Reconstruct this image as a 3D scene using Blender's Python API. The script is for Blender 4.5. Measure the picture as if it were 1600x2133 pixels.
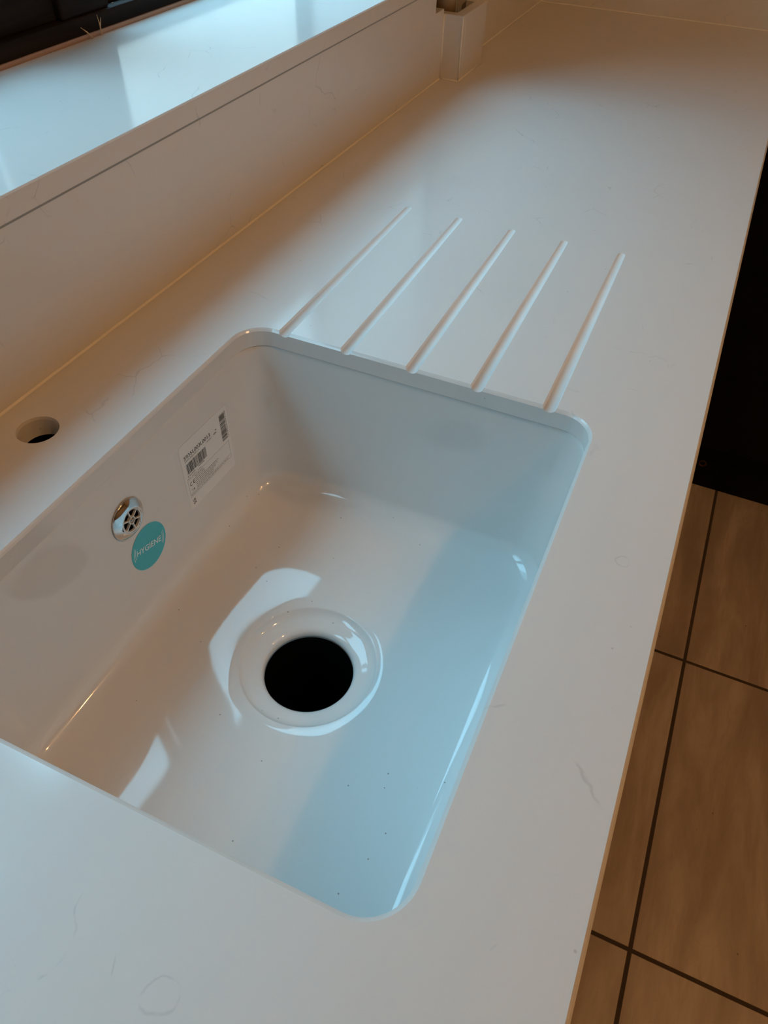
import bpy, bmesh, math, random
from mathutils import Vector, Matrix

S = bpy.context.scene
C = S.collection
PI = math.pi
for o in list(bpy.data.objects):
    bpy.data.objects.remove(o)

# ------------------------------------------------------------------ camera
CAM = (-0.27500, 0.06486, 0.42059)
AZ, EL, RO, FPX = 0.395119, -0.808414, 0.036381, 1527.558
cd = bpy.data.cameras.new('camera')
cam = bpy.data.objects.new('camera', cd)
C.objects.link(cam)
fw = Vector((math.cos(EL)*math.cos(AZ), math.cos(EL)*math.sin(AZ), math.sin(EL)))
rt = fw.cross(Vector((0, 0, 1))).normalized()
up = rt.cross(fw)
r2 = math.cos(RO)*rt + math.sin(RO)*up
u2 = -math.sin(RO)*rt + math.cos(RO)*up
cam.matrix_world = Matrix(((r2.x, u2.x, -fw.x, CAM[0]), (r2.y, u2.y, -fw.y, CAM[1]), (r2.z, u2.z, -fw.z, CAM[2]), (0, 0, 0, 1)))
cd.sensor_fit = 'VERTICAL'
cd.sensor_height = 24.0
cd.lens = FPX/2133*24.0
cd.clip_start = 0.02
S.camera = cam

# ------------------------------------------------------------------ view, sky, lamps
S.view_settings.view_transform = 'Standard'
S.view_settings.look = 'None'
S.view_settings.gamma = 1.0
S.view_settings.use_curve_mapping = False
S.view_settings.exposure = 0.10
S.cycles.caustics_reflective = False
SKY = 8.8
W = bpy.data.worlds.new('overcast_sky'); S.world = W
W.use_nodes = True
nt = W.node_tree; nt.nodes.clear()
out = nt.nodes.new('ShaderNodeOutputWorld'); bg = nt.nodes.new('ShaderNodeBackground')
tc = nt.nodes.new('ShaderNodeTexCoord'); sx = nt.nodes.new('ShaderNodeSeparateXYZ')
rp = nt.nodes.new('ShaderNodeValToRGB')
nt.links.new(tc.outputs['Generated'], sx.inputs[0]); nt.links.new(sx.outputs['Z'], rp.inputs['Fac'])
rp.color_ramp.elements[0].position = 0.0; rp.color_ramp.elements[0].color = (0.0015, 0.0018, 0.0018, 1)
rp.color_ramp.elements[1].position = 0.06; rp.color_ramp.elements[1].color = (0.062, 0.090, 0.096, 1)
for ps, cl in ((0.49, (0.100, 0.14, 0.155, 1)), (0.67, (0.30, 0.65, 0.87, 1)), (0.86, (0.31, 0.66, 0.88, 1)), (1.0, (0.20, 0.35, 0.44, 1))):
    e = rp.color_ramp.elements.new(ps); e.color = cl
nt.links.new(rp.outputs['Color'], bg.inputs['Color']); bg.inputs['Strength'].default_value = SKY
nt.links.new(bg.outputs[0], out.inputs[0])

def lamp(name, loc, power, col, rad, target=None, angle=2.4):
    l = bpy.data.lights.new(name, 'SPOT' if target else 'POINT')
    l.energy = power; l.color = col; l.shadow_soft_size = rad
    o = bpy.data.objects.new(name, l); C.objects.link(o); o.location = loc
    if target:
        l.spot_size = angle; l.spot_blend = 0.8
        o.rotation_euler = (Vector(target)-Vector(loc)).to_track_quat('-Z', 'Y').to_euler()
    return o
WARM = (1.0, 0.53, 0.20)
lamp('ceiling_lamp_light', (0.03, -0.78, 1.44), 14.4, WARM, 0.035)
lamp('ceiling_lamp_light', (0.55, -1.02, 1.44), 8.0, WARM, 0.035)
# portal in the window opening (guides sky samples only)
pl = bpy.data.lights.new('window_portal', 'AREA'); pl.shape = 'RECTANGLE'; pl.size = 2.1; pl.size_y = 1.10
pl.cycles.is_portal = True
po = bpy.data.objects.new('window_portal', pl); C.objects.link(po)
po.location = (0.11, 0.885, 0.72); po.rotation_euler = (-PI/2, 0, 0)

# ------------------------------------------------------------------ constants (metres; worktop top is z = 0)
YW = 0.5761          # face of the window-side upstand
XF = 1.815           # face of the far upstand
T = 0.020            # worktop thickness
FZ = -0.91           # floor
CZ = 1.50            # ceiling
X0, X1, Y0, Y1, RC = -0.1759, 0.283, 0.092, 0.4573, 0.030   # sink cut-out
ZS, ZN = 0.1645, 0.1445   # sill top / underside
YB = 0.81            # back of sill, window frame face
XI = 1.285           # front edge of the return worktop
XL = -1.3            # left end

# ------------------------------------------------------------------ material helpers
def mat(name):
    m = bpy.data.materials.new(name); m.use_nodes = True
    b = m.node_tree.nodes['Principled BSDF']
    return m, m.node_tree, b
def plain(name, col, rough=0.5, metal=0.0, coat=0.0, noise=0.04, nscale=20.0, spec=0.5):
    m, t, b = mat(name)
    n = t.nodes.new('ShaderNodeTexNoise'); n.inputs['Scale'].default_value = nscale; n.inputs['Detail'].default_value = 4
    co = t.nodes.new('ShaderNodeTexCoord'); t.links.new(co.outputs['Object'], n.inputs['Vector'])
    mx = t.nodes.new('ShaderNodeMix'); mx.data_type = 'RGBA'
    mx.inputs['A'].default_value = tuple(c*(1-noise) for c in col)+(1,)
    mx.inputs['B'].default_value = tuple(min(1, c*(1+noise)) for c in col)+(1,)
    t.links.new(n.outputs['Fac'], mx.inputs['Factor']); t.links.new(mx.outputs['Result'], b.inputs['Base Color'])
    b.inputs['Roughness'].default_value = rough; b.inputs['Metallic'].default_value = metal
    b.inputs['Coat Weight'].default_value = coat; b.inputs['Specular IOR Level'].default_value = spec
    return m
class N:
    """tiny node-building helper"""
    def __init__(s, t): s.t = t
    def new(s, k, **kw):
        n = s.t.nodes.new(k)
        for a, v in kw.items(): setattr(n, a, v)
        return n
    def put(s, sock, v):
        if isinstance(v, bpy.types.NodeSocket): s.t.links.new(v, sock)
        else: sock.default_value = v
    def math(s, op, a, b=0.0, c=None, clamp=False):
        n = s.new('ShaderNodeMath', operation=op, use_clamp=clamp)
        s.put(n.inputs[0], a); s.put(n.inputs[1], b)
        if c is not None: s.put(n.inputs[2], c)
        return n.outputs[0]
    def coord(s):
        return s.new('ShaderNodeTexCoord').outputs['Object']
    def noise(s, vec, scale, detail=3, rough=0.5, dist=0.0):
        n = s.new('ShaderNodeTexNoise'); s.put(n.inputs['Vector'], vec)
        n.inputs['Scale'].default_value = scale; n.inputs['Detail'].default_value = detail
        n.inputs['Roughness'].default_value = rough; n.inputs['Distortion'].default_value = dist
        return n.outputs['Fac']
    def mapping(s, vec, loc=(0, 0, 0), rot=(0, 0, 0), sc=(1, 1, 1)):
        n = s.new('ShaderNodeMapping'); s.put(n.inputs['Vector'], vec)
        n.inputs['Location'].default_value = loc; n.inputs['Rotation'].default_value = rot; n.inputs['Scale'].default_value = sc
        return n.outputs[0]
    def smooth(s, v, a, b, o0=0.0, o1=1.0):
        n = s.new('ShaderNodeMapRange', interpolation_type='SMOOTHSTEP')
        s.put(n.inputs['Value'], v); n.inputs['From Min'].default_value = a; n.inputs['From Max'].default_value = b
        n.inputs['To Min'].default_value = o0; n.inputs['To Max'].default_value = o1
        return n.outputs['Result']
    def mix(s, f, a, b):
        n = s.new('ShaderNodeMix', data_type='RGBA'); s.put(n.inputs['Factor'], f)
        s.put(n.inputs['A'], a if isinstance(a, bpy.types.NodeSocket) else tuple(a)+(1,))
        s.put(n.inputs['B'], b if isinstance(b, bpy.types.NodeSocket) else tuple(b)+(1,))
        return n.outputs['Result']
    def sep(s, vec):
        n = s.new('ShaderNodeSeparateXYZ'); s.put(n.inputs[0], vec); return n.outputs

def quartz():
    m, t, b = mat('white_quartz'); n = N(t)
    co = n.coord()
    base = n.mix(n.noise(co, 6, 3), (0.72, 0.705, 0.685), (0.76, 0.745, 0.725))
    grain = n.noise(co, 900, 2)
    base = n.mix(n.smooth(grain, 0.62, 0.75, 0, 0.10), base, (0.55, 0.54, 0.53))
    # hairline veins, broken up so only short crooked pieces show
    wv = n.new('ShaderNodeTexNoise'); n.put(wv.inputs['Vector'], co); wv.inputs['Scale'].default_value = 9; wv.inputs['Detail'].default_value = 5
    warp = n.new('ShaderNodeVectorMath', operation='SCALE'); n.put(warp.inputs[0], wv.outputs['Color']); warp.inputs['Scale'].default_value = 0.07
    add = n.new('ShaderNodeVectorMath', operation='ADD'); n.put(add.inputs[0], co); n.put(add.inputs[1], warp.outputs[0])
    vec = add.outputs[0]
    fac = None
    for sc, w, lo, hi, am, off in ((7, 0.004, 0.60, 0.68, 0.26, 0), (15, 0.006, 0.57, 0.66, 0.30, 5.3)):
        v = n.new('ShaderNodeTexVoronoi', feature='DISTANCE_TO_EDGE')
        n.put(v.inputs['Vector'], n.mapping(vec, loc=(off, off*0.7, 0))); v.inputs['Scale'].default_value = sc
        line = n.smooth(v.outputs['Distance'], 0.0, w*2.2, 1, 0)
        msk = n.smooth(n.noise(n.mapping(co, loc=(off+2, 1, 0)), 13, 4, 0.6), lo, hi)
        f = n.math('MULTIPLY', n.math('MULTIPLY', line, msk), am)
        fac = f if fac is None else n.math('MAXIMUM', fac, f)
    # specks
    vs = n.new('ShaderNodeTexVoronoi', feature='F1'); n.put(vs.inputs['Vector'], co); vs.inputs['Scale'].default_value = 42
    col = n.new('ShaderNodeSeparateColor'); n.put(col.inputs[0], vs.outputs['Color'])
    sp = n.math('MULTIPLY', n.smooth(vs.outputs['Distance'], 0.022, 0.05, 1, 0), n.smooth(col.outputs[0], 0.80, 0.84))
    fac = n.math('MAXIMUM', fac, n.math('MULTIPLY', sp, 0.42))
    # dried water rings beside the sink
    x, y, z = n.sep(co)[0:3]
    for cx, cy, r in RINGS:
        dx = n.math('SUBTRACT', x, cx); dy = n.math('SUBTRACT', y, cy)
        d = n.math('SQRT', n.math('ADD', n.math('MULTIPLY', dx, dx), n.math('MULTIPLY', dy, dy)))
        d = n.math('ADD', d, n.math('MULTIPLY', n.math('SUBTRACT', n.noise(co, 75, 3), 0.5), 0.008))
        ring = n.smooth(n.math('ABSOLUTE', n.math('SUBTRACT', d, r)), 0.0, 0.0012, 1, 0)
        ring = n.math('MULTIPLY', ring, n.smooth(n.noise(co, 90, 2), 0.35, 0.6))
        fac = n.math('MAXIMUM', fac, n.math('MULTIPLY', ring, 0.22))
    n.put(b.inputs['Base Color'], n.mix(fac, base, (0.30, 0.30, 0.30)))
    n.put(b.inputs['Roughness'], n.smooth(n.noise(co, 30, 4), 0.3, 0.7, 0.10, 0.15))
    b.inputs['IOR'].default_value = 1.52
    return m
RINGS = ((0.126, 0.036, 0.0042), (-0.246, 0.185, 0.0085))
M_QUARTZ = quartz()
M_GROOVE = None

def ceramic():
    m, t, b = mat('white_glazed_ceramic'); n = N(t); co = n.coord()
    base = n.mix(n.noise(co, 5, 2), (0.73, 0.72, 0.70), (0.76, 0.75, 0.735))
    vs = n.new('ShaderNodeTexVoronoi', feature='F1'); n.put(vs.inputs['Vector'], co); vs.inputs['Scale'].default_value = 85
    col = n.new('ShaderNodeSeparateColor'); n.put(col.inputs[0], vs.outputs['Color'])
    z = n.sep(co)[2]
    sp = n.math('MULTIPLY', n.smooth(vs.outputs['Distance'], 0.035, 0.075, 1, 0), n.smooth(col.outputs[0], 0.70, 0.74))
    sp = n.math('MULTIPLY', sp, n.smooth(z, -0.185, -0.198))
    n.put(b.inputs['Base Color'], n.mix(n.math('MULTIPLY', sp, 0.75), base, (0.16, 0.13, 0.10)))
    b.inputs['Roughness'].default_value = 0.05; b.inputs['IOR'].default_value = 1.5
    bp = n.new('ShaderNodeBump'); bp.inputs['Strength'].default_value = 0.10; bp.inputs['Distance'].default_value = 0.002
    n.put(bp.inputs['Height'], n.noise(co, 14, 1)); n.put(b.inputs['Normal'], bp.outputs[0])
    return m
M_CERAMIC = ceramic()

def tiles():
    m, t, b = mat('brown_streaked_floor_tiles'); n = N(t); co = n.coord()
    x, y, z = n.sep(co)[0:3]
    def axis(v, off, pitch, half):
        u = n.math('DIVIDE', n.math('SUBTRACT', v, off), pitch)
        fr = n.math('SUBTRACT', u, n.math('FLOOR', n.math('ADD', u, 0.5)))
        return n.smooth(n.math('MULTIPLY', n.math('ABSOLUTE', fr), pitch), half*0.85, half*1.15, 1, 0), n.math('FLOOR', u)
    gx, ix = axis(x, 0.179, 0.595, 0.0034)
    gy, iy = axis(y, -0.2023, 0.595, 0.0034)
    g = n.math('MAXIMUM', gx, gy)
    seed = n.math('ADD', n.math('MULTIPLY', ix, 3.7), n.math('MULTIPLY', iy, 7.9))
    cx = n.new('ShaderNodeCombineXYZ'); n.put(cx.inputs[0], n.math('MULTIPLY', x, 1.0)); n.put(cx.inputs[1], n.math('MULTIPLY', y, 5.0)); n.put(cx.inputs[2], seed)
    v = cx.outputs[0]
    streak = n.noise(v, 2.6, 7, 0.6, 0.6)
    fine = n.noise(v, 9, 6, 0.65, 1.0)
    c = n.mix(n.smooth(streak, 0.32, 0.68), (0.44, 0.35, 0.29), (0.70, 0.60, 0.52))
    c = n.mix(n.smooth(fine, 0.35, 0.75, 0, 0.35), c, (0.38, 0.30, 0.24))
    edge = n.smooth(n.math('ABSOLUTE', n.math('SUBTRACT', n.noise(v, 2.2, 4, 0.55, 1.5), 0.5)), 0.0, 0.012, 0.35, 0)
    c = n.mix(edge, c, (0.55, 0.43, 0.34))
    vs = n.new('ShaderNodeTexVoronoi', feature='F1'); n.put(vs.inputs['Vector'], co); vs.inputs['Scale'].default_value = 28
    col = n.new('ShaderNodeSeparateColor'); n.put(col.inputs[0], vs.outputs['Color'])
    sp = n.math('MULTIPLY', n.smooth(vs.outputs['Distance'], 0.03, 0.06, 1, 0), n.smooth(col.outputs[0], 0.75, 0.8))
    c = n.mix(n.math('MULTIPLY', sp, 0.6), c, (0.08, 0.05, 0.035))
    n.put(b.inputs['Base Color'], n.mix(g, c, (0.075, 0.055, 0.042)))
    n.put(b.inputs['Roughness'], n.mix(g, (0.42,)*3, (0.9,)*3))
    bp = n.new('ShaderNodeBump'); bp.inputs['Distance'].default_value = 0.002; bp.inputs['Strength'].default_value = 0.6
    n.put(bp.inputs['Height'], n.math('SUBTRACT', n.math('MULTIPLY', fine, 0.15), g)); n.put(b.inputs['Normal'], bp.outputs[0])
    return m
M_TILES = tiles()

def wood(name, c0, c1, rough=0.45, axis=0):
    m, t, b = mat(name); n = N(t); co = n.coord()
    sc = [14, 14, 14]; sc[axis] = 1.2
    v = n.mapping(co, sc=tuple(sc))
    n.put(b.inputs['Base Color'], n.mix(n.smooth(n.noise(v, 4, 6, 0.6, 0.4), 0.3, 0.7), c0, c1))
    b.inputs['Roughness'].default_value = rough
    bp = n.new('ShaderNodeBump'); bp.inputs['Distance'].default_value = 0.001; bp.inputs['Strength'].default_value = 0.3
    n.put(bp.inputs['Height'], n.noise(v, 12, 3)); n.put(b.inputs['Normal'], bp.outputs[0])
    return m
M_DARKWOOD = wood('dark_brown_stained_wood', (0.007, 0.0045, 0.0035), (0.018, 0.011, 0.008), 0.7)
M_DARKWOOD.node_tree.nodes['Principled BSDF'].inputs['Specular IOR Level'].default_value = 0.15
M_BATTEN = wood('raw_timber', (0.25, 0.15, 0.07), (0.42, 0.27, 0.13), 0.7, 2)
M_SPLINT = wood('straw_coloured_splinter', (0.45, 0.33, 0.20), (0.60, 0.46, 0.30), 0.8)
M_LIP = wood('brown_sill_sealant', (0.36, 0.22, 0.14), (0.46, 0.29, 0.19), 0.6)
M_GROOVE = plain('honed_groove_quartz', (0.78, 0.77, 0.755), 0.55, noise=0.02, spec=0.3)
M_CAB = plain('black_satin_cabinet', (0.006, 0.006, 0.007), 0.45, noise=0.2, spec=0.12)
M_BLACK = plain('black_void', (0.002, 0.002, 0.002), 0.95, spec=0.0)  # near-black colour stands in for the darkness inside the drain and overflow holes
M_BEAD = plain('clear_silicone', (0.90, 0.87, 0.82), 0.3)
M_GREYBEAD = plain('grey_joint', (0.33, 0.33, 0.32), 0.6)
M_WALL = plain('painted_wall', (0.40, 0.33, 0.26), 0.85)
M_CEIL = plain('painted_ceiling', (0.50, 0.44, 0.36), 0.9)
M_REVEAL = plain('white_painted_plaster', (0.86, 0.86, 0.85), 0.35)
M_CHROME = plain('chrome', (0.80, 0.80, 0.80), 0.06, 1.0, noise=0.02)
M_SPOKE = plain('satin_plastic_chrome', (0.75, 0.74, 0.72), 0.30, 0.15)
M_BRASS = plain('brassy_screw', (0.45, 0.33, 0.26), 0.15, 1.0)
M_LABEL = plain('white_label_film', (0.80, 0.79, 0.77), 0.28, noise=0.01)
M_INK = plain('black_print', (0.012, 0.012, 0.013), 0.5)
M_INKG = plain('grey_print', (0.06, 0.06, 0.06), 0.5)
M_TEAL = plain('teal_sticker_film', (0.06, 0.50, 0.60), 0.25, noise=0.02)
M_WHITEINK = plain('white_print', (0.80, 0.86, 0.86), 0.4)
M_PIPE = plain('tan_plastic_pipe', (0.62, 0.46, 0.29), 0.45)
M_LAMP = plain('white_lamp_trim', (0.7, 0.7, 0.7), 0.4)
M_RING = plain('dull_copper_ring', (0.16, 0.07, 0.05), 0.4, 0.6)

def glass():
    m, t, b = mat('window_glass_with_water_marks'); n = N(t); co = n.coord()
    outn = t.nodes['Material Output']; t.nodes.remove(b)
    v = n.mapping(co, sc=(1, 1, 0.3))
    streak = n.smooth(n.noise(v, 40, 5, 0.65, 0.8), 0.45, 0.75, 0, 0.22)
    vs = n.new('ShaderNodeTexVoronoi', feature='F1'); n.put(vs.inputs['Vector'], co); vs.inputs['Scale'].default_value = 70
    col = n.new('ShaderNodeSeparateColor'); n.put(col.inputs[0], vs.outputs['Color'])
    drop = n.math('MULTIPLY', n.smooth(vs.outputs['Distance'], 0.06, 0.14, 1, 0), n.smooth(col.outputs[0], 0.6, 0.62))
    f = n.math('MAXIMUM', streak, n.math('MULTIPLY', drop, 0.35))
    tr = n.new('ShaderNodeBsdfTransparent'); n.put(tr.inputs[0], n.mix(f, (0.98, 0.99, 0.99), (0.70, 0.74, 0.76)))
    gl = n.new('ShaderNodeBsdfGlossy'); gl.inputs['Roughness'].default_value = 0.02
    fr = n.new('ShaderNodeFresnel'); fr.inputs['IOR'].default_value = 1.3
    ms = n.new('ShaderNodeMixShader'); n.put(ms.inputs[0], n.math('MULTIPLY', fr.outputs[0], n.math('SUBTRACT', 1.0, n.new('ShaderNodeNewGeometry').outputs['Backfacing']))); n.put(ms.inputs[1], tr.outputs[0]); n.put(ms.inputs[2], gl.outputs[0])
    t.links.new(ms.outputs[0], outn.inputs[0])
    return m
M_GLASS = glass()

# ------------------------------------------------------------------ mesh helpers
def link(name, bm, m, parent=None, smooth=False, kind=None):
    me = bpy.data.meshes.new(name)
    bmesh.ops.recalc_face_normals(bm, faces=bm.faces)
    bm.to_mesh(me); bm.free()
    if smooth:
        for p in me.polygons: p.use_smooth = True
    me.materials.append(m)
    o = bpy.data.objects.new(name, me); C.objects.link(o)
    if parent: o.parent = parent
    if kind: o['kind'] = kind
    return o
def tag(o, label, cat=None, group=None):
    o['label'] = label
    if cat: o['category'] = cat
    if group: o['group'] = group
    return o
def empty(name, loc=(0, 0, 0), kind=None):
    o = bpy.data.objects.new(name, None); C.objects.link(o); o.location = loc; o.empty_display_size = 0.05
    if kind: o['kind'] = kind
    return o
def box(bm, a, b, bev=0.0):
    vs = [bm.verts.new((x, y, z)) for x in (a[0], b[0]) for y in (a[1], b[1]) for z in (a[2], b[2])]
    fs = [(0, 1, 3, 2), (4, 6, 7, 5), (0, 4, 5, 1), (2, 3, 7, 6), (0, 2, 6, 4), (1, 5, 7, 3)]
    ff = [bm.faces.new([vs[i] for i in f]) for f in fs]
    if bev:
        es = list({e for f in ff for e in f.edges})
        bmesh.ops.bevel(bm, geom=es, offset=bev, segments=2, affect='EDGES', profile=0.5)
    return bm
def boxo(name, a, b, m, parent=None, bev=0.0, kind=None):
    return link(name, box(bmesh.new(), a, b, bev), m, parent, kind=kind)
def tube(bm, pts, r, seg=16, cap=True):
    rings = []
    for i, p in enumerate(pts):
        p = Vector(p)
        d = (Vector(pts[min(i+1, len(pts)-1)]) - Vector(pts[max(i-1, 0)])).normalized()
        a = d.orthogonal().normalized(); b = d.cross(a)
        rr = r[i] if isinstance(r, (list, tuple)) else r
        rings.append([bm.verts.new(p + rr*(math.cos(2*PI*k/seg)*a + math.sin(2*PI*k/seg)*b)) for k in range(seg)])
    for A, B in zip(rings, rings[1:]):
        for k in range(seg): bm.faces.new((A[k], A[(k+1) % seg], B[(k+1) % seg], B[k]))
    if cap:
        bm.faces.new(rings[0]); bm.faces.new(rings[-1][::-1])
    return bm
def lathe(bm, prof, seg=96, close=True):
    """profile (r, h) revolved about z; a zero radius becomes a pole"""
    rings = []
    for r, h in prof:
        rings.append([bm.verts.new((0, 0, h))] if r < 1e-6 else [bm.verts.new((r*math.cos(2*PI*k/seg), r*math.sin(2*PI*k/seg), h)) for k in range(seg)])
    for A, B in zip(rings, rings[1:]):
        for k in range(seg):
            k2 = (k+1) % seg
            if len(A) == 1 and len(B) == 1: continue
            if len(A) == 1: bm.faces.new((A[0], B[k], B[k2]))
            elif len(B) == 1: bm.faces.new((A[k], A[k2], B[0]))
            else: bm.faces.new((A[k], A[k2], B[k2], B[k]))
    return bm
def rrect(x0, x1, y0, y1, r, z, seg=12):
    pts = []
    for cx, cy, a0 in ((x1-r, y1-r, 0), (x0+r, y1-r, PI/2), (x0+r, y0+r, PI), (x1-r, y0+r, 1.5*PI)):
        for i in range(seg+1):
            a = a0 + PI/2*i/seg
            pts.append(Vector((cx+r*math.cos(a), cy+r*math.sin(a), z)))
    return pts
def circle(cx, cy, r, z, n=64):
    return [Vector((cx+r*math.cos(2*PI*i/n), cy+r*math.sin(2*PI*i/n), z)) for i in range(n)]

def slab(name, outer_fn, holes, zt, zb, ch, m, parent=None):
    """flat slab: outer_fn(off, z) and each hole(off, z) give a loop; off > 0 moves into the material"""
    bm = bmesh.new()
    tops, bots = [], []
    for fn in [outer_fn]+holes:
        rows = [[bm.verts.new(p) for p in fn(o, z)] for o, z in ((ch, zt), (ch*0.47, zt-ch*0.47), (0, zt-ch), (0, zb))]
        n = len(rows[0])
        for A, B in zip(rows, rows[1:]):
            for k in range(n): bm.faces.new((A[k], A[(k+1) % n], B[(k+1) % n], B[k]))
        for row, dst in ((rows[0], tops), (rows[-1], bots)):
            for k in range(n): dst.append(bm.edges.get((row[k], row[(k+1) % n])))
    bmesh.ops.triangle_fill(bm, edges=tops, use_beauty=True, use_dissolve=False)
    bmesh.ops.triangle_fill(bm, edges=bots, use_beauty=True, use_dissolve=False)
    return link(name, bm, m, parent)

# ------------------------------------------------------------------ the room
boxo('floor', (-2.4, -2.6, FZ-0.05), (XF+0.05, YW+0.35, FZ), M_TILES, kind='structure')
boxo('ceiling', (-2.4, -2.6, CZ), (XF+0.3, 0.95, CZ+0.05), M_CEIL, kind='structure')
boxo('wall_back', (XF+0.02, -2.6, FZ), (XF+0.12, 0.95, CZ), M_WALL, kind='structure')
boxo('wall_right', (-2.4, -2.65, FZ), (XF+0.12, -2.55, CZ), M_WALL, kind='structure')
boxo('wall_front', (-2.45, -2.6, FZ), (-2.35, 0.95, CZ), M_WALL, kind='structure')
# window wall with its opening and the slot for the pipe
WX0, WX1, WZ1 = -0.90, 1.092, 1.34
bm = bmesh.new()
box(bm, (-2.4, YW+0.02, FZ), (WX1, 0.882, ZN-0.001))
box(bm, (WX1, YW+0.02, FZ), (1.098, 0.882, ZN-0.001))
box(bm, (1.098, YW+0.085, FZ), (1.262, 0.836, CZ))           # chase the pipe rises in
box(bm, (1.262, YW+0.02, FZ), (XF+0.02, 0.882, ZN-0.001))
box(bm, (-2.4, YW+0.0, ZN-0.001), (WX0, 0.882, CZ))
box(bm, (WX1, YW+0.0, ZN-0.001), (1.098, 0.836, CZ))
box(bm, (1.262, YW+0.0, ZN-0.001), (XF+0.02, 0.882, CZ))
box(bm, (WX0, YW+0.0, WZ1), (WX1, 0.882, CZ))
link('wall_left', bm, M_REVEAL, kind='structure')

# ------------------------------------------------------------------ window
win = empty('window_1', (0.55, 0.86, ZS), 'structure')
def wpart(name, a, b, m, bev=0.003):
    o = boxo(name, a, b, m, None, bev); o.parent = win
    o.matrix_parent_inverse = Matrix.Translation((-0.55, -0.86, -ZS)); return o
bm = bmesh.new()
box(bm, (WX0, YB, ZS), (WX1, 0.882, ZS+0.022), 0.002)          # sub-rail
box(bm, (WX0, YB, WZ1-0.04), (WX1, 0.882, WZ1), 0.002)
box(bm, (WX0+0.04, YB+0.004, 1.005), (0.492, 0.880, WZ1-0.04), 0.002)   # unseen solid panel added over the two near lights to block high sky
box(bm, (WX0, YB, ZS+0.022), (WX0+0.04, 0.882, WZ1-0.04), 0.002)
box(bm, (WX1-0.010, YB, ZS+0.022), (WX1, 0.836, WZ1-0.04), 0.002)
o = link('window_frame', bm, M_DARKWOOD); o.parent = win; o.matrix_parent_inverse = Matrix.Translation((-0.55, -0.86, -ZS))
wpart('mullion', (0.492, YB+0.004, ZS+0.022), (0.577, 0.880, WZ1-0.04), M_DARKWOOD)
wpart('mullion', (-0.110, YB+0.004, ZS+0.022), (-0.040, 0.880, WZ1-0.04), M_DARKWOOD)
def sash(x0, x1, rail, st0, st1, yo=0.0, gy=0.864, yd=0.880):
    bm = bmesh.new()
    ya, yb, zb, zt = YB+0.012+yo, yd, ZS+0.022, WZ1-0.04
    box(bm, (x0, ya, zb), (x1, yb, zb+rail), 0.002)
    box(bm, (x0, ya, zt-0.012), (x1, yb, zt), 0.002)
    box(bm, (x0, ya, zb+rail), (x0+st0, yb, zt-0.012), 0.002)
    box(bm, (x1-st1, ya, zb+rail), (x1, yb, zt-0.012), 0.002)
    o = link('sash_frame', bm, M_DARKWOOD); o.parent = win; o.matrix_parent_inverse = Matrix.Translation((-0.55, -0.86, -ZS))
    g = boxo('pane', (x0+st0, gy, zb+rail), (x1-st1, gy+0.003, zt-0.012), M_GLASS)
    g.parent = win; g.matrix_parent_inverse = Matrix.Translation((-0.55, -0.86, -ZS))
sash(-0.040, 0.492, 0.050, 0.040, 0.092)
sash(WX0+0.04, -0.110, 0.050, 0.05, 0.030)
sash(0.577, WX1-0.010, 0.006, 0.003, 0.004, 0.004, 0.829, 0.836)
wpart('glazing_bar', (0.352, YB+0.03, ZS+0.06), (0.364, 0.880, WZ1-0.05), M_DARKWOOD, 0.002)

# ------------------------------------------------------------------ window sill
sill = empty('window_sill', (0.5, 0.69, ZN))
def rel(o, par):
    o.parent = par; o.matrix_parent_inverse = Matrix.Translation(-Vector(par.location)); return o
def sill_outer(off, z):
    return [Vector(p) for p in ((WX0+off, YW-0.0008+off, z), (WX1-off, YW-0.0008+off, z), (WX1-off, YB+0.02, z), (WX0+off, YB+0.02, z))]
rel(slab('sill_board', sill_outer, [], ZS, ZN, 0.0015, M_QUARTZ), sill)
rel(link('back_lip', tube(bmesh.new(), [(WX0+0.002, YB-0.001, ZS+0.001), (WX1-0.002, YB-0.001, ZS+0.001)], 0.0035, 10), M_LIP, smooth=True), sill)
tag(sill, 'glossy white quartz window sill reflecting the bright window', 'window sill')
tag(sill.children[1], 'thin brown sealant lip along the back')

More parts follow.
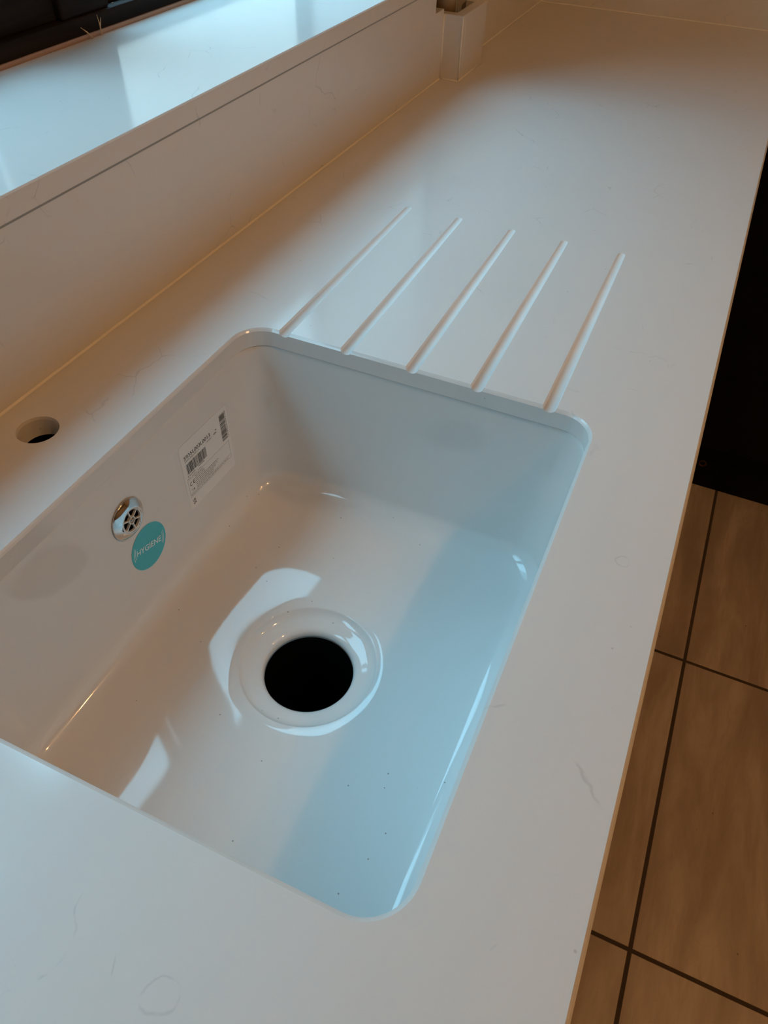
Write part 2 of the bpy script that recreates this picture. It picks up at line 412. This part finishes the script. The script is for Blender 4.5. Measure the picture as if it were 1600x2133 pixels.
# ------------------------------------------------------------------ worktop
def wt_outer(off, z):
    o = off
    return [Vector(p) for p in ((XL+o, 0+o, z), (XI+o, 0+o, z), (XI+o, -1.4+o, z), (XF+0.02, -1.4+o, z), (XF+0.02, YW+0.02, z), (XL+o, YW+0.02, z))]
def hole_sink(off, z):
    return rrect(X0-off, X1+off, Y0-off, Y1+off, RC+off, z, 14)
TAP = (0.0561, 0.533, 0.0175)
def hole_tap(off, z):
    return circle(TAP[0], TAP[1], TAP[2]+off*0.25, z, 64)
wt = slab('worktop', wt_outer, [hole_sink, hole_tap], 0, -T, 0.0028, M_QUARTZ)
GY = (0.4165, 0.3456, 0.2744, 0.2068, 0.1358)
GL, GR = 0.6177, 0.0068
for gy in GY:      # drainer grooves, deepening towards the sink
    bm = bmesh.new()
    pts, rad = [], []
    a = Vector((X1-0.03, gy, 0.0014)); b = Vector((GL-0.0045, gy, 0.0049)); d = (b-a).normalized()
    pts = [a, b]; rad = [GR, GR]
    for k in range(1, 7):
        an = PI/2*k/6.3
        pts.append(b+d*GR*math.sin(an)); rad.append(GR*math.cos(an))
    rings = []
    for p, r in zip(pts, rad):
        rings.append([bm.verts.new((p.x, p.y+r*math.cos(2*PI*k/40), p.z+r*math.sin(2*PI*k/40))) for k in range(40)])
    for A, B in zip(rings, rings[1:]):
        for k in range(40): bm.faces.new((A[k], A[(k+1) % 40], B[(k+1) % 40], B[k]))
    bm.faces.new(rings[0]); bm.faces.new(rings[-1])
    cut = link('groove_cutter', bm, M_GROOVE, smooth=True)
    md = wt.modifiers.new('groove', 'BOOLEAN'); md.operation = 'DIFFERENCE'; md.solver = 'EXACT'; md.material_mode = 'TRANSFER'; md.object = cut
bpy.context.view_layer.update()
ev = wt.evaluated_get(bpy.context.evaluated_depsgraph_get())
me = bpy.data.meshes.new_from_object(ev)
wt.modifiers.clear(); wt.data = me
for o in [o for o in C.objects if o.name.startswith('groove_cutter')]:
    bpy.data.objects.remove(o)
tag(wt, 'white quartz worktop with sink cut-out, round tap hole and five drainer grooves', 'worktop')

# ------------------------------------------------------------------ upstands
def upstand(name, a, b, label, bead, notch=None):
    r = empty(name, ((a[0]+b[0])/2, (a[1]+b[1])/2, 0))
    bm = bmesh.new()
    if notch:      # far end cut down to leave room for the pipes
        pr = [(a[0], a[2]), (b[0], a[2]), (b[0], notch[1]), (notch[0], notch[1]), (notch[0], b[2]), (a[0], b[2])]
        F = [bm.verts.new((x, a[1], z)) for x, z in pr]; K = [bm.verts.new((x, b[1], z)) for x, z in pr]
        bm.faces.new(F); bm.faces.new(K[::-1])
        for k in range(6): bm.faces.new((F[k], F[(k+1) % 6], K[(k+1) % 6], K[k]))
    else:
        box(bm, a, b, 0.0012)
    rel(link('panel', bm, M_QUARTZ), r)
    bm = bmesh.new(); s_ = 0.0019                       # small triangular fillet of sealant
    nx, ny = (0, -1) if abs(bead[0][1]-bead[1][1]) < 1e-6 else (-1, 0)
    ends = []
    for x, y, z in bead:
        ends.append([bm.verts.new(p) for p in ((x-nx*0.0003, y-ny*0.0003, 0.0002), (x+nx*s_, y+ny*s_, 0.0002), (x+nx*0.0004, y+ny*0.0004, s_), (x-nx*0.0003, y-ny*0.0003, s_))])
    for k in range(4): bm.faces.new((ends[0][k], ends[0][(k+1) % 4], ends[1][(k+1) % 4], ends[1][k]))
    bm.faces.new(ends[0]); bm.faces.new(ends[1][::-1])
    rel(link('silicone_bead', bm, M_BEAD), r)
    tag(r, label, 'upstand')
    return r
uw = upstand('upstand', (XL, YW, 0.0003), (1.1385, YW+0.02, ZN-0.0012), 'long white quartz upstand under the window sill behind the sink', [(XL, YW, 0.0006), (1.137, YW, 0.0006)], notch=(1.0985, 0.108))
g = rel(boxo('joint_strip', (XL, YW-0.0002, ZN-0.0022), (1.0985, YW+0.01, ZN-0.0002), M_GREYBEAD), uw)
tag(g, 'grey joint line under the sill')
upstand('upstand', (1.262, YW, 0.0003), (XF, YW+0.02, ZN-0.0012), 'short white quartz upstand beyond the boxed pipe in the far corner', [(1.272, YW, 0.0006), (XF, YW, 0.0006)])
upstand('upstand', (XF, -1.4, 0.0003), (XF+0.02, YW+0.02, ZN-0.0012), 'white quartz upstand across the far end wall', [(XF, -1.4, 0.0006), (XF, YW, 0.0006)])

# ------------------------------------------------------------------ boxed-in pipe
PX0, PX1, PY, PZ = 1.1395, 1.270, 0.5405, 0.101
bx = empty('pipe_boxing', (1.205, 0.57, 0))
rel(boxo('front_panel', (PX0, PY, 0.0003), (PX0+0.018, YW+0.018, PZ), M_QUARTZ, bev=0.001), bx)
rel(boxo('side_panel', (PX0+0.018, PY, 0.0003), (PX1, PY+0.018, PZ), M_QUARTZ, bev=0.001), bx)
rel(boxo('end_panel', (PX1-0.018, PY+0.018, 0.0003), (PX1, YW, PZ), M_QUARTZ, bev=0.001), bx)
bm = bmesh.new()
tube(bm, [(PX0-0.0002, YW-0.0005, 0.0006), (PX0-0.0002, PY, 0.0006)], 0.0013, 8)
tube(bm, [(PX0-0.0002, PY, 0.0006), (PX1, PY-0.0002, 0.0006)], 0.0013, 8)
tube(bm, [(PX0, PY, 0.001), (PX0, PY, PZ-0.001)], 0.0012, 8)
tube(bm, [(PX0, YW-0.0005, 0.001), (PX0, YW-0.0005, PZ-0.001)], 0.0015, 8)
rel(link('silicone_bead', bm, M_BEAD, smooth=True), bx)
tag(bx, 'short white quartz box standing on the worktop around the pipes against the upstand', 'pipe box')
o = link('vertical_pipe', tube(bmesh.new(), [(1.1765, 0.586, 0.001), (1.1765, 0.586, 0.9)], 0.0165, 24), M_PIPE, smooth=True)
tag(o, 'tan vertical pipe rising out of the white quartz box', 'pipe')
o = boxo('timber_batten', (1.198, 0.604, 0.001), (1.226, 0.650, 0.9), M_BATTEN, bev=0.001)
tag(o, 'knotty raw timber batten behind the pipe in the white quartz box', 'batten')

# ------------------------------------------------------------------ splinters on the sill
random.seed(4)
def twig(loc, segs, label):
    bm = bmesh.new()
    for a, b, r in segs:
        a = Vector(a); b = Vector(b); m_ = (a+b)/2 + Vector((0.0006, 0, 0.0008))
        tube(bm, [a, m_, b], [r, r*0.9, r*0.35], 7)
    o = link('wood_splinter', bm, M_SPLINT, smooth=True); o.location = loc
    return tag(o, label, 'splinter')
twig((0.520, 0.800, ZS+0.0012), [((0, 0, 0), (-0.008, 0.008, 0.012), 0.0010)], 'single leaning pale splinter at the back of the sill, left of the forked one')
twig((0.538, 0.801, ZS+0.0012), [((0, 0, 0), (0.006, 0.007, 0.019), 0.0009), ((0.003, 0.003, 0.007), (0.013, 0.008, 0.015), 0.0007)], 'forked pale straw-like splinter sticking up at the back of the sill')
def crumb(x, s):
    bm = bmesh.new()
    bmesh.ops.create_icosphere(bm, subdivisions=2, radius=s)
    for v in bm.verts:
        v.co.x *= 1.8; v.co.z *= 0.5; v.co += Vector([random.uniform(-1, 1)*s*0.15 for _ in range(3)])
    o = link('paint_fleck', bm, M_SPLINT); o.location = (x, YB+0.010, ZS+0.0225)
    tag(o, 'tiny pale fleck in the row along the dark bottom rail of the window', 'fleck', 'pale flecks on the window rail')
for x in (0.575, 0.590, 0.612, 0.622, 0.645): crumb(x, 0.0010)

# ------------------------------------------------------------------ sink
sink = empty('kitchen_sink', ((X0+X1)/2, (Y0+Y1)/2, -0.235))
HX, HY = 0.0580, 0.2790
SEG = 16; NP = 4*(SEG+1)
def loop_rr(inset, r, z):
    return rrect(X0-0.002+inset, X1+0.002-inset, Y0-0.002+inset, Y1+0.002-inset, r, z, SEG)
def loop_even(pts, cx, cy, n=192):
    """resample a closed loop by angle seen from the drain"""
    res = []
    for k in range(n):
        a = 2*PI*k/n; d = Vector((math.cos(a), math.sin(a)))
        best = None
        for i in range(len(pts)):
            p = pts[i]; q = pts[(i+1) % len(pts)]
            ex, ey = q.x-p.x, q.y-p.y
            den = d.x*ey - d.y*ex
            if abs(den) < 1e-12: continue
            t_ = ((p.x-cx)*ey - (p.y-cy)*ex)/den
            s_ = ((p.x-cx)*d.y - (p.y-cy)*d.x)/den
            if t_ > 0 and -1e-9 <= s_ <= 1+1e-9: best = t_ if best is None else max(best, t_)
        res.append(Vector((cx+d.x*best, cy+d.y*best, pts[0].z)))
    return res
loops = []
RIMZ = -T-0.0004
prof = [(-0.022, 0.050, RIMZ), (0.0000, 0.032, RIMZ), (0.0008, 0.033, RIMZ-0.0015), (0.0012, 0.034, RIMZ-0.006), (0.004, 0.042, -0.10)]
FR = 0.022; ZF = -0.2035; base_in = 0.0075
prof.append((base_in, 0.048, ZF+FR))
for k in range(1, 10):
    a = PI/2*k/9.02
    prof.append((base_in+FR*(1-math.cos(a)), 0.048-0.01*k/9, ZF+FR*(1-math.sin(a))))
for ins, r, z in prof:
    loops.append(loop_even(loop_rr(ins, r, z), HX, HY))
last = loops[-1]
zl = last[0].z; ZR = -0.2076; RR = 0.0685
circ = [Vector((HX+RR*math.cos(2*PI*k/192), HY+RR*math.sin(2*PI*k/192), ZR)) for k in range(192)]
for s in (0.08, 0.2, 0.35, 0.5, 0.65, 0.8, 0.92, 1.0):
    loops.append([Vector((p.x*(1-s)+q.x*s, p.y*(1-s)+q.y*s, zl*(1-s)+ZR*s)) for p, q in zip(last, circ)])
for r, z in ((0.0681, -0.2078), (0.0675, -0.2083), (0.0669, -0.2091), (0.0662, -0.2101), (0.0652, -0.2113), (0.0638, -0.2125), (0.0615, -0.2141), (0.0580, -0.2152), (0.0530, -0.2165), (0.0495, -0.2176), (0.0470, -0.2190), (0.0452, -0.2212), (0.0445, -0.2240), (0.0443, -0.2280)):
    loops.append([Vector((HX+r*math.cos(2*PI*k/192), HY+r*math.sin(2*PI*k/192), z)) for k in range(192)])
bm = bmesh.new()
rows = [[bm.verts.new(p) for p in lp] for lp in loops]
for A, B in zip(rows, rows[1:]):
    for k in range(192): bm.faces.new((A[k], B[k], B[(k+1) % 192], A[(k+1) % 192]))
me = bpy.data.meshes.new('bowl'); bm.to_mesh(me); bm.free()
for p in me.polygons: p.use_smooth = True
me.materials.append(M_CERAMIC)
bowl = bpy.data.objects.new('bowl', me); C.objects.link(bowl)
sd = bowl.modifiers.new('wall', 'SOLIDIFY'); sd.thickness = 0.008; sd.offset = 1.0
rel(bowl, sink)
tag(sink, 'white glazed ceramic undermount sink with open black drain hole, set below the worktop', 'sink')
wp = rel(link('drain_dark_sleeve', tube(bmesh.new(), [(HX, HY, -0.2291), (HX, HY, -0.42)], 0.0445, 48, cap=False), M_BLACK, smooth=True), sink)  # added black sleeve, paints the cabinet darkness seen through the drain
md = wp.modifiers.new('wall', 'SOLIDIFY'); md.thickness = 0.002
wb = rel(boxo('drain_dark_stop', (HX-0.05, HY-0.05, -0.44), (HX+0.05, HY+0.05, -0.421), M_BLACK, bev=0.004), sink)  # added black block closing the sleeve so the hole stays dark
tag(wp, 'added black sleeve standing in for the darkness below the drain hole')

# frame of the bowl's window-side wall (inner face leans slightly)
def wally(z): # y of inner face at height z
    z0, i0, z1, i1 = RIMZ-0.006, 0.0012, -0.10, 0.004
    if z < z1: z0, i0, z1, i1 = z1, i1, ZF+FR, base_in
    t_ = (z-z0)/(z1-z0); return Y1+0.002-(i0+(i1-i0)*t_)
def on_wall(x, z, rot=0.0, lift=0.0003):
    """matrix: local x right along wall, local y up, local z out of the wall into the bowl (-y)"""
    dz = 0.01; sl = (wally(z+dz)-wally(z-dz))/(2*dz)
    upv = Vector((0, sl, 1)).normalized(); xr = Vector((1, 0, 0)); nr = xr.cross(upv).normalized()
    M = Matrix((xr, upv, nr)).transposed().to_4x4()
    M.translation = Vector((x, wally(z), z))+nr*lift
    return M @ Matrix.Rotation(rot, 4, 'Z')
def place(o, M, par):
    o.parent = par; o.matrix_parent_inverse = Matrix.Identity(4)
    o.matrix_local = M
    return o
def rootrel(o, M):
    return place(o, Matrix.Translation(-Vector(sink.location)) @ M, sink)

# overflow cover
ov = link('overflow_cover', lathe(bmesh.new(), [(0.0192, -0.0005), (0.0205, 0.0004), (0.0208, 0.0012), (0.0200, 0.0020), (0.0170, 0.0042), (0.0140, 0.0058), (0.0126, 0.0062), (0.0120, 0.0058), (0.0118, 0.0035), (0.0116, 0.0006)], 96), M_CHROME, smooth=True)
rootrel(ov, on_wall(0.0531, -0.0753))
tag(ov, 'chrome overflow ring')
bm = bmesh.new(); lathe(bm, [(0, 0.0008), (0.0119, 0.0008), (0.0119, 0.0003)], 48)
place(link('overflow_opening', bm, M_BLACK), Matrix.Identity(4), ov)
bm = bmesh.new()
lathe(bm, [(0.0029, 0.0030), (0.0030, 0.0056), (0.0040, 0.0056), (0.0041, 0.0030), (0.0029, 0.0030)], 40)
lathe(bm, [(0.0110, 0.0030), (0.0110, 0.0054), (0.0120, 0.0056), (0.0120, 0.0030)], 64)
for k in range(6):
    a = 2*PI*k/6 + 0.62
    sub = bmesh.new(); box(sub, (0.0036, -0.00055, 0.0030), (0.0116, 0.00055, 0.0053), 0.0002)
    sub.transform(Matrix.Rotation(a, 4, 'Z'))
    tmp = bpy.data.meshes.new('t'); sub.to_mesh(tmp); sub.free(); bm.from_mesh(tmp); bpy.data.meshes.remove(tmp)
tag(place(link('grille', bm, M_SPOKE), Matrix.Identity(4), ov), 'six-spoked grey grille')
bm = bmesh.new(); lathe(bm, [(0.0030, 0.0035), (0.0029, 0.0052), (0.0022, 0.0062), (0.0011, 0.0066), (0, 0.0067)], 32)
tag(place(link('screw', bm, M_BRASS, smooth=True), Matrix.Identity(4), ov), 'domed brassy screw')

# printed bits
def text_bm(bm, s, x, y, h, w=None, z=0.0, bold=0.0, rot=0.0):
    """add lettering: cap height h, squeezed to width w, baseline-left at x, y"""
    cu = bpy.data.curves.new('lettering', 'FONT'); cu.body = s; cu.size = 1.0; cu.offset = bold; cu.resolution_u = 3
    to = bpy.data.objects.new('lettering', cu); C.objects.link(to)
    bpy.context.view_layer.update()
    tm = bpy.data.meshes.new_from_object(to.evaluated_get(bpy.context.evaluated_depsgraph_get()))
    bpy.data.objects.remove(to); bpy.data.curves.remove(cu)
    xs = [v.co.x for v in tm.vertices]; ys = [v.co.y for v in tm.vertices]
    capk = h/0.70
    wk = (w/(max(xs)-min(xs))) if w else capk
    for v in tm.vertices:
        px, py = (v.co.x-min(xs))*wk, v.co.y*capk
        v.co = Vector((x+px*math.cos(rot)-py*math.sin(rot), y+px*math.sin(rot)+py*math.cos(rot), z))
    bm.from_mesh(tm); bpy.data.meshes.remove(tm)
def quad(bm, x0, y0, x1, y1, z=0.0):
    bm.faces.new([bm.verts.new(p) for p in ((x0, y0, z), (x1, y0, z), (x1, y1, z), (x0, y1, z))])
def frame(bm, x0, y0, x1, y1, t_, z=0.0):
    quad(bm, x0, y0, x1, y0+t_, z); quad(bm, x0, y1-t_, x1, y1, z); quad(bm, x0, y0, x0+t_, y1, z); quad(bm, x1-t_, y0, x1, y1, z)
def flatlink(name, bm, m):
    me = bpy.data.meshes.new(name); bm.to_mesh(me); bm.free(); me.materials.append(m)
    o = bpy.data.objects.new(name, me); C.objects.link(o); return o

# product label, origin at its top-left corner, millimetres -> metres
MM = 0.001
pts = rrect(0, 0.084, -0.0812, 0, 0.004, 0.0, 8)
bm = bmesh.new()
A = [bm.verts.new(p) for p in pts]; B = [bm.verts.new(p+Vector((0, 0, 0.00015))) for p in pts]
n_ = len(A)
for k in range(n_): bm.faces.new((A[k], A[(k+1) % n_], B[(k+1) % n_], B[k]))
bm.faces.new(B); bm.faces.new(A[::-1])
lab = link('product_label', bm, M_LABEL)
rootrel(lab, on_wall(0.1366, -0.0583, math.radians(-2.2), 0.0002))
tag(lab, 'rectangular white product label with barcodes')
ZP = 0.00021
bm = bmesh.new()
text_bm(bm, '5935L003L0013', 5.6*MM, -18.8*MM, 4.4*MM, 45.5*MM, ZP, 0.012)
text_bm(bm, '5935-003-0013', 6.0*MM, -22.0*MM, 2.0*MM, 24*MM, ZP, 0.0)
text_bm(bm, '18 WKC', 44*MM, -22.6*MM, 1.9*MM, 9*MM, ZP)
text_bm(bm, '-', 54.5*MM, -22.6*MM, 1.9*MM, 1.5*MM, ZP)
text_bm(bm, 'KPN', 57*MM, -22.0*MM, 2.2*MM, 4.6*MM, ZP, 0.02)
text_bm(bm, 'N', 60.5*MM, -18.6*MM, 2.0*MM, 1.8*MM, ZP, 0.03)
text_bm(bm, '8 693405', 5.8*MM, -40.6*MM, 2.1*MM, 13*MM, ZP)
text_bm(bm, '460086', 24*MM, -39.9*MM, 2.1*MM, 11*MM, ZP)
text_bm(bm, 'C', 6.3*MM, -53.0*MM, 4.6*MM, 3.4*MM, ZP, 0.012)
text_bm(bm, '\u20ac', 0, 0, 1e-6, 1e-6, ZP) if False else None
# the rounded E of the conformity mark
for a0, a1, cx, cy, r, tk in ((65, 295, 14.0, -50.5, 2.5, 0.85),):
    st = 18
    for i in range(st):
        u0 = math.radians(a0+(a1-a0)*i/st); u1 = math.radians(a0+(a1-a0)*(i+1)/st)
        q = [(cx+r*math.cos(u0), cy+r*math.sin(u0)), (cx+r*math.cos(u1), cy+r*math.sin(u1)), (cx+(r-tk)*math.cos(u1), cy+(r-tk)*math.sin(u1)), (cx+(r-tk)*math.cos(u0), cy+(r-tk)*math.sin(u0))]
        bm.faces.new([bm.verts.new((x*MM, y*MM, ZP)) for x, y in q])
quad(bm, 12.0*MM, -50.9*MM, 14.6*MM, -50.1*MM, ZP)
text_bm(bm, '16', 8.2*MM, -60.2*MM, 2.8*MM, 4.2*MM, ZP, 0.01)
text_bm(bm, 'UK', 5.4*MM, -73.2*MM, 3.0*MM, 5.2*MM, ZP, 0.03)
text_bm(bm, 'CA', 5.4*MM, -77.0*MM, 3.0*MM, 5.2*MM, ZP, 0.03)
place(flatlink('printed_text', bm, M_INK), Matrix.Identity(4), lab)
bm = bmesh.new()   # rules and the unreadable small print
lw = 0.25*MM
frame(bm, 3.8*MM, -66.6*MM, 79.4*MM, -44.2*MM, lw, ZP)
quad(bm, 3.8*MM, -62.5*MM, 79.4*MM, -62.25*MM, ZP)
random.seed(11)
def words(y, x0, x1, h):
    x = x0
    while x < x1:
        w = random.uniform(1.6, 4.2); xe = min(x+w, x1)
        c = x
        while c < xe-0.25:
            hh = h*random.uniform(0.62, 1.0)
            quad(bm, c*MM, y*MM, (c+0.42)*MM, (y+hh)*MM, ZP); c += 0.62
        x = xe+0.7
words(-43.0, 4.2, 10, 0.9); words(-43.0, 12, 20, 0.8); words(-43.0, 22, 29, 1.0)
words(-46.6, 16, 31, 1.1); words(-48.8, 16, 32.5, 1.1); words(-51.0, 16, 34, 1.0); words(-53.2, 16, 57, 1.15)
words(-55.5, 16, 55, 1.1); words(-57.6, 16, 52, 1.0); words(-59.6, 16, 47, 1.0); words(-61.4, 16, 46, 0.9)
words(-64.9, 5, 74, 1.2)
x = 71.0
place(flatlink('small_print', bm, M_INKG), Matrix.Identity(4), lab)
def barcode(x0, y0, x1, y1, vertical, seed, name='barcode', small=True):
    random.seed(seed); bm = bmesh.new()
    t_ = y0 if vertical else x0; end = y1 if vertical else x1
    while t_ < end:
        w = random.choice((0.35, 0.35, 0.7, 0.7, 1.05)); g_ = random.choice((0.35, 0.4, 0.7))
        e_ = min(t_+w, end)
        if vertical: quad(bm, x0*MM, t_*MM, x1*MM, e_*MM, ZP)
        else: quad(bm, t_*MM, y0*MM, e_*MM, y1*MM, ZP)
        t_ = e_+g_
    if vertical:
        y = y0
        while y < y1+1:
            quad(bm, (x1+0.9)*MM, y*MM, (x1+1.9)*MM, (y+0.55)*MM, ZP); y += random.choice((0.9, 0.9, 1.8))
    return place(flatlink(name, bm, M_INK), Matrix.Identity(4), lab)
barcode(6.4, -37.4, 40.8, -24.6, False, 3)
barcode(69.8, -39.6, 79.2, -6.0, True, 8)

# round sticker
st = link('hygiene_sticker', lathe(bmesh.new(), [(0, 0.0), (0.025, 0.0), (0.025, 0.00015), (0, 0.00016)], 96), M_TEAL)
rootrel(st, on_wall(0.0659, -0.1256, math.radians(-16.5), 0.0002))
tag(st, 'round teal sticker lettered HYGIENE')
bm = bmesh.new()
text_bm(bm, 'HYGIENE', -0.0178, -0.0031, 0.0064, 0.0356, 0.00024, 0.006)
for sgn in (-1, 1):
    for rr, hh in ((0.0196, 0.0060), (0.0215, 0.0078)):
        st_n = 14
        for i in range(st_n):
            u = [-hh+2*hh*j/st_n for j in (i, i+1)]
            rc = 0.022
            xx = [sgn*(rr-rc+math.sqrt(rc*rc-v*v)) for v in u]
            tk = 0.00055*sgn
            q = [(xx[0], u[0]), (xx[0]+tk, u[0]), (xx[1]+tk, u[1]), (xx[1], u[1])]
            if sgn < 0: q = q[::-1]
            bm.faces.new([bm.verts.new((a, b, 0.00024)) for a, b in q])
place(flatlink('lettering', bm, M_WHITEINK), Matrix.Identity(4), st)

# ------------------------------------------------------------------ cabinets under the worktop
def base_cabinet(x0, x1, label):
    r = empty('base_cabinet', ((x0+x1)/2, 0.3, FZ))
    bm = bmesh.new(); t_ = 0.018; yf, yb = 0.045, YW+0.018; zt, zb = -T-0.0008, FZ+0.15
    box(bm, (x0+0.0005, yf, zb), (x0+t_, yb, zt)); box(bm, (x1-t_, yf, zb), (x1-0.0005, yb, zt))
    box(bm, (x0+t_, yf, zb), (x1-t_, yb, zb+t_)); box(bm, (x0+t_, yb-0.008, zb+t_), (x1-t_, yb, zt))
    box(bm, (x0+t_, yf, -0.12), (x1-t_, yf+t_, zt))
    rel(link('carcass', bm, M_CAB), r)
    rel(boxo('door', (x0+0.002, 0.024, zb+0.002), (x1-0.002, yf-0.001, zt-0.004), M_CAB, bev=0.0015), r)
    rel(boxo('plinth', (x0+0.0005, 0.075, FZ+0.0005), (x1-0.0005, 0.091, zb-0.001), M_CAB), r)
    tag(r, label, 'cabinet')
base_cabinet(-0.80, -0.20, 'black base cabinet under the near end of the worktop, left of the sink')
base_cabinet(-0.20, 0.40, 'black base cabinet directly under the sink')
base_cabinet(0.40, 1.00, 'black base cabinet under the drainer grooves')
# return run, facing the camera
DX = XI+0.018; PXX = 1.3446
r = empty('base_cabinet', (1.55, -0.6, FZ))
for y0, y1 in ((-0.66, 0.06),):
    rel(boxo('carcass', (DX+0.021, -1.26, FZ+0.152), (XF+0.018, 0.05, -T-0.0008), M_CAB), r)
    rel(boxo('door', (DX, -0.598, FZ+0.156), (DX+0.020, 0.022, -T-0.006), M_CAB, bev=0.0015), r)
    rel(boxo('door', (DX, -1.20, FZ+0.156), (DX+0.020, -0.602, -T-0.006), M_CAB, bev=0.0015), r)
    rel(boxo('plinth', (PXX, -1.26, FZ+0.0005), (PXX+0.016, 0.09, FZ+0.150), M_CAB), r)
bm = bmesh.new(); lathe(bm, [(0.0062, 0), (0.0066, 0.002), (0.0090, 0.003), (0.0098, 0.002), (0.0098, 0)], 32)
bm.transform(Matrix.Rotation(-PI/2, 4, 'Y')); bm.transform(Matrix.Translation((PXX, -0.142, -0.836)))
tag(rel(link('plinth_ring', bm, M_RING, smooth=True), r), 'dull copper ring on the plinth')
tag(r, 'black base cabinet run on the floor beyond the end of the tiled aisle', 'cabinet')

# ------------------------------------------------------------------ ceiling lamps above the aisle (outside the frame)
proto = None
for x, y, lb in ((0.03, -0.78, 'small round ceiling lamp nearer the sink'), (0.55, -1.02, 'small round ceiling lamp farther from the sink')):
    bm = bmesh.new(); lathe(bm, [(0.045, 0.0), (0.058, -0.002), (0.060, -0.008), (0.050, -0.011), (0.045, -0.006), (0.045, 0.0)], 48)
    o = link('ceiling_lamp', bm, M_LAMP, smooth=True); o.location = (x, y, CZ)
    tag(o, lb, 'lamp')
